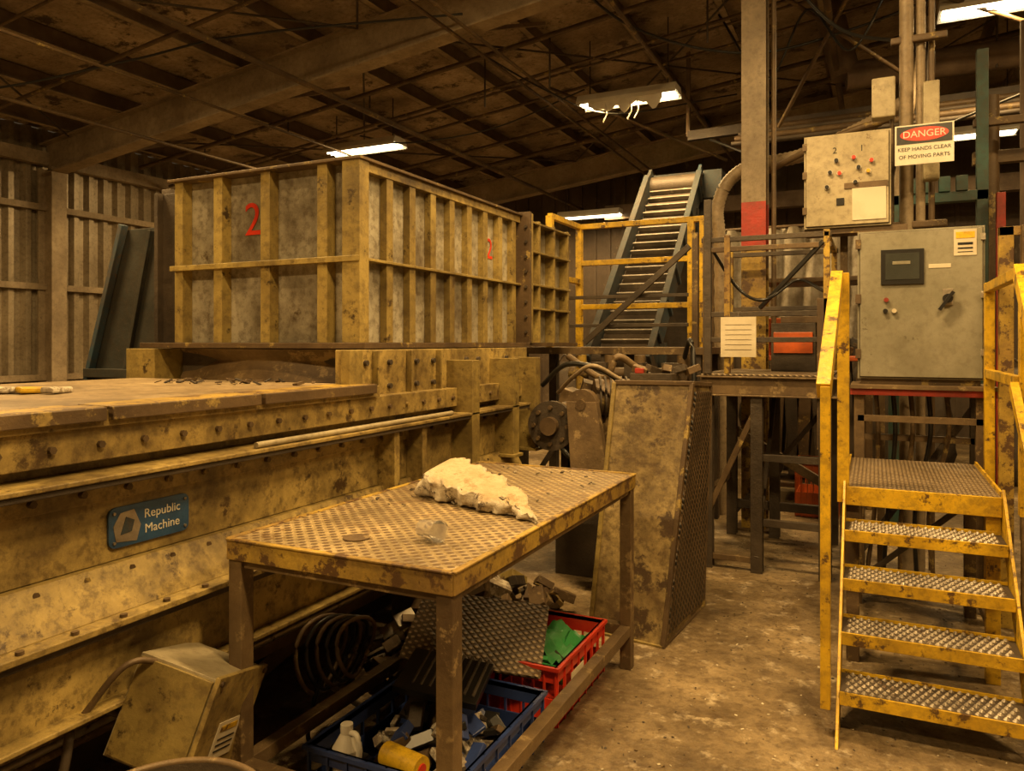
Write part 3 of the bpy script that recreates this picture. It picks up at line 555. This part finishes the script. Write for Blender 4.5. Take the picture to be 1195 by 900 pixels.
b = B('danger_sign')
b.box(.12, .46, 5.60, 5.606, 2.77, 3.03, M_white)
pts = [(.29+.14*math.cos(a), 5.599, 2.965+.045*math.sin(a)) for a in [i*math.pi/16 for i in range(32)]]
b.box(.13, .45, 5.5985, 5.60, 2.905, 3.022, M_black); b.prism([(p[0], 5.598, p[2]) for p in pts], (0, -.001, 0), M_redpl)
b.box(.25, .27, 5.606, 5.95, 2.93, 2.95, M_edge)
sg = b.done()
text('sign_heading', 'DANGER', (.29, 5.5965, 2.965), R_FRONT, .062, M_white, sg); text('sign_line_a', 'KEEP HANDS CLEAR', (.29, 5.599, 2.87), R_FRONT, .034, M_black, sg); text('sign_line_b', 'OF MOVING PARTS', (.29, 5.599, 2.82), R_FRONT, .034, M_black, sg)

b = B('conduit_riser')
for x, y, r, m_ in ((.20, 5.98, .045, M_col), (.29, 6.02, .03, M_col), (.36, 6.05, .02, M_edge)): b.tube((x, y, 0), (x, y, roofz(x)-.03), r, m_, 16)
b.box(-.02, .13, 5.88, 6.0, 3.18, 3.46, M_beige); b.box(.30, .40, 5.9, 6.0, 2.72, 3.4, M_beige)
b.tube((.11, 5.98, 3.18), (.11, 5.98, 2.2), .014, M_edge); b.box(.1, .45, 5.95, 6.0, 2.4, 2.45, M_edge); b.box(.1, .45, 5.95, 6.0, 3.7, 3.75, M_edge)
b.done(.01)
b = B('flexible_exhaust_hose')
b.curve([(-1.3, 7.2, 0), (-1.3, 7.2, 2.3), (-1.32, 7.2, 2.9), (-1.1, 7.2, 3.2), (-.6, 7.1, 3.25), (-.1, 6.9, 3.38), (.2, 6.75, 3.5)], .055, M_col, n=140, seg=16, wob=.14)
b.curve([(-1.05, 7.1, 3.0), (-.95, 7.1, 3.1), (-.3, 6.8, 3.3), (.1, 6.7, 3.38)], .03, M_edge, n=50); b.done()

b = B('steel_column')
def col(z0, z1, m_): b.ibeam((-.93, 6.77, z0), (-.93, 6.77, z1), .2, .2, m_, t=.014, up=(0, 1, 0))
col(0, 2.4, M_yelw); col(2.4, 2.8, M_red); col(2.8, roofz(-.93)-.02, M_col); b.box(-1.08, -.78, 6.62, 6.92, 0, .02, M_edge)
b.tube((-.78, 6.8, 0), (-.78, 6.8, roofz(-.78)-.01), .02, M_edge); b.done()
b = B('diagonal_brace_pipe'); b.tube((.2, 8.88, 3.2), (.6, 8.88, roofz(.5)-.03), .04, M_col); b.tube((.2, 8.88, 0), (.2, 8.88, 3.2), .04, M_col); b.done()

# ------------------------------------------------------------------ operator platform
b = B('operator_platform')
PX0, PX1, PY0, PY1, PZ = -1.12, -.26, 5.45, 6.55, 1.38
b.box(PX0, PX1, PY0, PY1, PZ-.012, PZ, M_plate)
for p0, p1 in (((PX0, PY0), (PX1, PY0)), ((PX1, PY0), (PX1, PY1)), ((PX0, PY0), (PX0, PY1)), ((PX0, PY1), (PX1, PY1))): b.ibeam((*p0, PZ-.085), (*p1, PZ-.085), .07, .14, M_rust, t=.012)
for x in (PX0+.04, -.74, PX1-.04):
    for y in (PY0+.03, PY1-.04): b.ibeam((x, y, 0), (x, y, PZ-.15), .08, .08, M_dark, t=.012, up=(0, 1, 0))
b.beam((PX0, PY0+.03, .3), (-.74, PY0+.03, 1.15), .03, .04, M_edge); b.beam((-.74, PY0+.03, .35), (PX1, PY0+.03, .35), .04, .05, M_dark); b.beam((-.74, PY0+.03, .8), (PX1, PY0+.03, .8), .04, .05, M_dark)
b.beam((-.74, PY0, .1), (-.74, PY1, 1.2), .03, .04, M_dark); b.beam((PX0, PY1, .1), (PX1, PY1, 1.2), .03, .04, M_dark); b.beam((PX0, PY0+.03, .08), (-.74, PY0+.03, .08), .04, .04, M_rust)
b.beam((PX0+.02, PY0, .5), (PX0+.02, PY1, .5), .04, .05, M_edge); b.beam((PX0, PY1, .9), (PX1, PY1, .4), .05, .07, M_rust); b.beam((PX0, PY1, .25), (PX1, PY1, .25), .05, .07, M_dark)
for x, y, m_ in ((PX0+.03, PY0+.02, M_edge), (PX1-.03, PY0+.02, M_yelw), (PX0+.18, PY0+.02, M_yelw), (PX1-.03, PY1-.04, M_yelw), (PX0+.03, PY1-.04, M_yelw)): b.box(x-.02, x+.02, y-.02, y+.02, PZ, 2.36, m_)
for z, m_ in ((2.33, M_dark), (2.26, M_edge), (1.80, M_dark), (1.62, M_dark)): b.beam((PX0, PY0+.02, z), (PX1, PY0+.02, z), .03, .035, m_)
for z in (2.33, 1.88): b.beam((PX1-.03, PY0, z), (PX1-.03, PY1, z), .035, .035, M_yelw); b.beam((PX0, PY1-.04, z), (PX1, PY1-.04, z), .035, .035, M_dark)
b.beam((PX1-.05, PY0-.0, 2.28), (-.75, PY0+.25, 1.85), .02, .03, M_black); b.box(PX0+.02, PX0+.07, PY0-.01, PY0+.04, PZ, 2.62, M_dark)
b.box(PX1-.09, PX1-.02, PY0, PY0+.03, PZ-.5, 1.9, M_edge)
b.curve([(PX0+.05, PY0+.05, 2.3), (-.9, PY0+.2, 2.0), (-.7, PY0+.1, 1.9), (-.5, PY0+.3, 2.05), (PX1-.05, PY0+.1, 1.95)], .012, M_black)
b.box(-.72, -.4, 6.1, 6.4, PZ, 1.75, M_dark); b.box(-.70, -.42, 6.08, 6.1, 1.52, 1.68, M_org); b.box(-.65, -.35, 6.1, 6.35, 1.75, 1.80, M_edge)
b.done(.003)
b = B('hanging_notice'); b.box(-.98, -.74, 5.432, 5.438, 1.50, 1.78, M_paper)
for k in range(6): b.box(-.95, -.77, 5.430, 5.432, 1.55+.035*k, 1.552+.035*k, M_edge)
b.beam((-.86, 5.437, 1.78), (-.86, 5.445, 1.81), .01, .01, M_dark); b.done()

b = B('yellow_railing_walkway')
b.box(-2.95, -1.25, 6.2, 7.06, 1.50, 1.56, M_rust)
for x in (-2.9, -2.1, -1.32):
    for y in (6.26, 7.0): b.box(x-.04, x+.04, y-.04, y+.04, 0, 1.5, M_dark)
b.beam((-2.9, 6.26, .2), (-2.1, 6.26, 1.4), .04, .04, M_dark); b.beam((-2.1, 6.26, 1.4), (-1.32, 6.26, .2), .04, .04, M_dark)
for x in (-2.63, -1.53, -1.42): b.box(x-.03, x+.03, 6.97, 7.03, 1.56, 2.76, M_yel)
for z in (2.74, 2.38, 1.95): b.beam((-2.63, 7.0, z), (-1.40, 7.0, z), .05, .05, M_yel)
b.box(-2.66, -2.6, 6.22, 6.28, 1.56, 2.74, M_yel)
for z in (2.74, 2.2): b.beam((-2.63, 6.25, z), (-2.63, 7.0, z), .05, .05, M_yel)
for z in (2.45, 1.85): b.beam((-2.95, 6.22, z-.1), (-2.63, 6.25, z-.1), .05, .05, M_yelw)
for z in (2.0, 1.75): b.beam((-1.4, 6.3, z), (-2.5, 6.3, z), .03, .03, M_dark)
b.box(-1.35, -1.30, 6.2, 6.25, 1.56, 2.5, M_edge)
b.beam((-1.38, 6.25, 2.4), (-2.3, 6.25, 1.6), .03, .05, M_dark)
b.done(.003)

b = B('inclined_conveyor')
p0 = Vector((-2.36, 7.55, 1.42)); p1 = Vector((-2.30, 9.6, 3.62)); d = (p1-p0).normalized(); r = Vector((1, 0, 0)); u = r.cross(d).normalized()
if u.z < 0: u = -u
b.beam(p0, p1, .56, .05, M_dark, up=u)
nC = 21
for i in range(nC):
    q = p0+(p1-p0)*(i+.5)/nC; b.beam(q-r*.27+u*.055, q+r*.27+u*.055, .02, .06, M_cleat, up=u)
for s_ in (-1, 1):
    o = r*.32*s_; b.beam(p0+o-d*.1+u*.03, p1+o+d*.15+u*.03, .04, .28, M_blue if s_ > 0 else M_teal, up=u); b.beam(p0+o*1.04+u*.18, p1+o*1.04+u*.18, .07, .03, M_teal, up=u)
    for k in range(6): q = p0+(p1-p0)*(k+.5)/6+o*1.1; b.beam(q-u*.1, q+u*.16, .05, .04, M_blue, up=(1, 0, 0))
b.tube(p1-r*.36, p1+r*.36, .12, M_dark, 20); b.tube(p0-r*.34, p0+r*.34, .12, M_dark, 20)
for s_ in (-.34, .34):
    b.box(-2.33+s_-.04, -2.33+s_+.04, 9.3, 9.38, 0, 3.25, M_teal); b.box(-2.33+s_-.04, -2.33+s_+.04, 7.7, 7.78, 0, 1.6, M_teal)
b.box(-2.72, -1.94, 9.75, 10.3, 2.9, 3.8, M_teal); b.box(-2.6, -2.0, 9.8, 10.2, 0, 2.9, M_dark); b.box(-1.93, -1.7, 9.5, 9.8, 3.4, 3.75, M_teal); b.beam((-1.93, 9.6, 3.55), (-2.0, 9.6, 3.55), .2, .2, M_teal)
b.done(.004)
M_tl2 = mat('teal_paint', (.04, .13, .12), (.02, .06, .055), rough=.5, grime=.5)
b = B('teal_gantry')
b.box(.72, .80, 6.9, 6.98, 0, 3.9, M_tl2); b.box(.1, .8, 6.9, 7.0, 2.72, 2.80, M_tl2); b.box(.1, .18, 6.9, 6.98, 0, 2.8, M_tl2)
for k in range(4): b.box(.22+.12*k, .30+.12*k, 6.88, 6.96, 2.80, 2.92, M_tl2)
b.box(.84, .90, 6.8, 6.86, 0, 2.75, M_red); b.box(.7, 1.5, 6.92, 6.98, 3.3, 3.36, M_edge); b.box(1.42, 1.5, 6.9, 6.98, 0, 3.36, M_edge)
b.tube((.85, 7.2, 0), (.85, 7.2, 3.6), .06, M_edge); b.tube((1.15, 7.3, 0), (1.15, 7.3, 4.2), .09, M_purl); b.beam((.72, 7.2, 3.1), (1.5, 7.2, 3.1), .08, .1, M_edge); b.done(.004)

# pale plastic sheeting hung on a rail behind the platform
b = B('hanging_plastic_sheeting')
xa, xb, yc = -1.75, .0, 9.35; n = 70; rows = 8; vs = []
for j in range(rows+1):
    for i in range(n+1):
        u = i/n; zz = 2.95-1.35*j/rows*(1-.12*math.sin(u*7)); vs.append((xa+(xb-xa)*u, yc+.05*math.sin(u*46+.3*j)+.04*noise.noise(Vector((u*9, j*.4, 0))), zz))
b.faces(vs, [(j*(n+1)+i, j*(n+1)+i+1, (j+1)*(n+1)+i+1, (j+1)*(n+1)+i) for j in range(rows) for i in range(n)], M_dirtyw, True)
b.tube((xa-.05, yc, 2.96), (xb+.05, yc, 2.96), .02, M_edge)
for xx in (xa-.04, xb+.04): b.tube((xx, yc, 0), (xx, yc, 2.97), .025, M_edge)
b.done()
b = B('storage_rack')
for x in (-1.0, -.05):
    for y in (8.0, 8.7): b.box(x-.03, x+.03, y-.03, y+.03, 0, 2.3, M_edge)
for z in (.15, 1.42, 2.2): b.box(-1.03, -.02, 8.0, 8.7, z, z+.05, M_org if z == 1.42 else M_edge)
b.box(-.98, -.6, 8.1, 8.6, 1.47, 1.85, M_org)
for k in range(6): b.obox((-.45+.07*k, 8.3, 1.53), (.1, .3, .12), (.1*k, .2, .3*k), M_dark if k % 2 else M_rust)
for k in range(7): b.obox((-.9+.13*k, 8.35, .95), (.12, .4, 1.4), (0, .05*(-1)**k, 0), M_dark if k % 2 else M_edge)
b.done(.01)
crate('orange_tote', -.66, -.3, 7.40, 7.85, 0.0, .5, M_org)
def bulkbag(x, y, z, s, h, m_=M_dirtyw, name='bulk_bag'):
    b = B(name); n = 40; lv = 10; vs = []
    for j in range(lv+1):
        for i in range(n):
            a = 2*math.pi*i/n; c, s_ = math.cos(a), math.sin(a); rr = s*(abs(c)**4+abs(s_)**4)**-.25*(1+.06*math.sin(math.pi*j/lv))
            rr += .12*noise.noise(Vector((c*3, s_*3, j*.5+z+x))); rr *= (.93 if j in (0, lv) else 1); vs.append((x+rr*c, y+rr*s_, z+h*j/lv))
    b.faces(vs, [(j*n+i, j*n+(i+1) % n, (j+1)*n+(i+1) % n, (j+1)*n+i) for j in range(lv) for i in range(n)]+[tuple(range(n))[::-1], tuple(range(lv*n, lv*n+n))], m_, True)
    for cx in (-1, 1):
        for cy in (-1, 1): b.curve([(x+cx*s*.8, y+cy*s*.8, z+h), (x+cx*s*.6, y+cy*s*.8, z+h+.12), (x+cx*s*.4, y+cy*s*.8, z+h)], .015, m_, n=10)
    b.done()
for i, (x, y) in enumerate(((-1.0, 10.5), (.3, 10.7), (1.7, 10.4), (-3.9, 11.0))): bulkbag(x, y, 0, .52, 1.3, M_dark)

def ff():
    while True:
        x = random.uniform(-1.0, 2.2); y = random.uniform(1.6, 7.5)
        if not (-1.5 < x < -.85 and 3.8 < y < 4.8): return x, y
scatter('floor_plastic_debris', 2600, ff, lambda x, y: .0, .003, .013, [M_paper, M_dark, M_scrap, M_dark, M_rust])

# ------------------------------------------------------------------ camera
cam = bpy.data.cameras.new('camera'); co = bpy.data.objects.new('camera', cam); C.objects.link(co)
co.location = (0, 0, 1.6); co.rotation_euler = (math.radians(90), 0, math.radians(25.7))
cam.sensor_width = 36; cam.lens = 26.5; cam.shift_y = -50/1195; cam.clip_start = .05
bpy.context.scene.camera = co
vs_ = bpy.context.scene.view_settings
vs_.view_transform = 'Standard'; vs_.exposure = 0.05
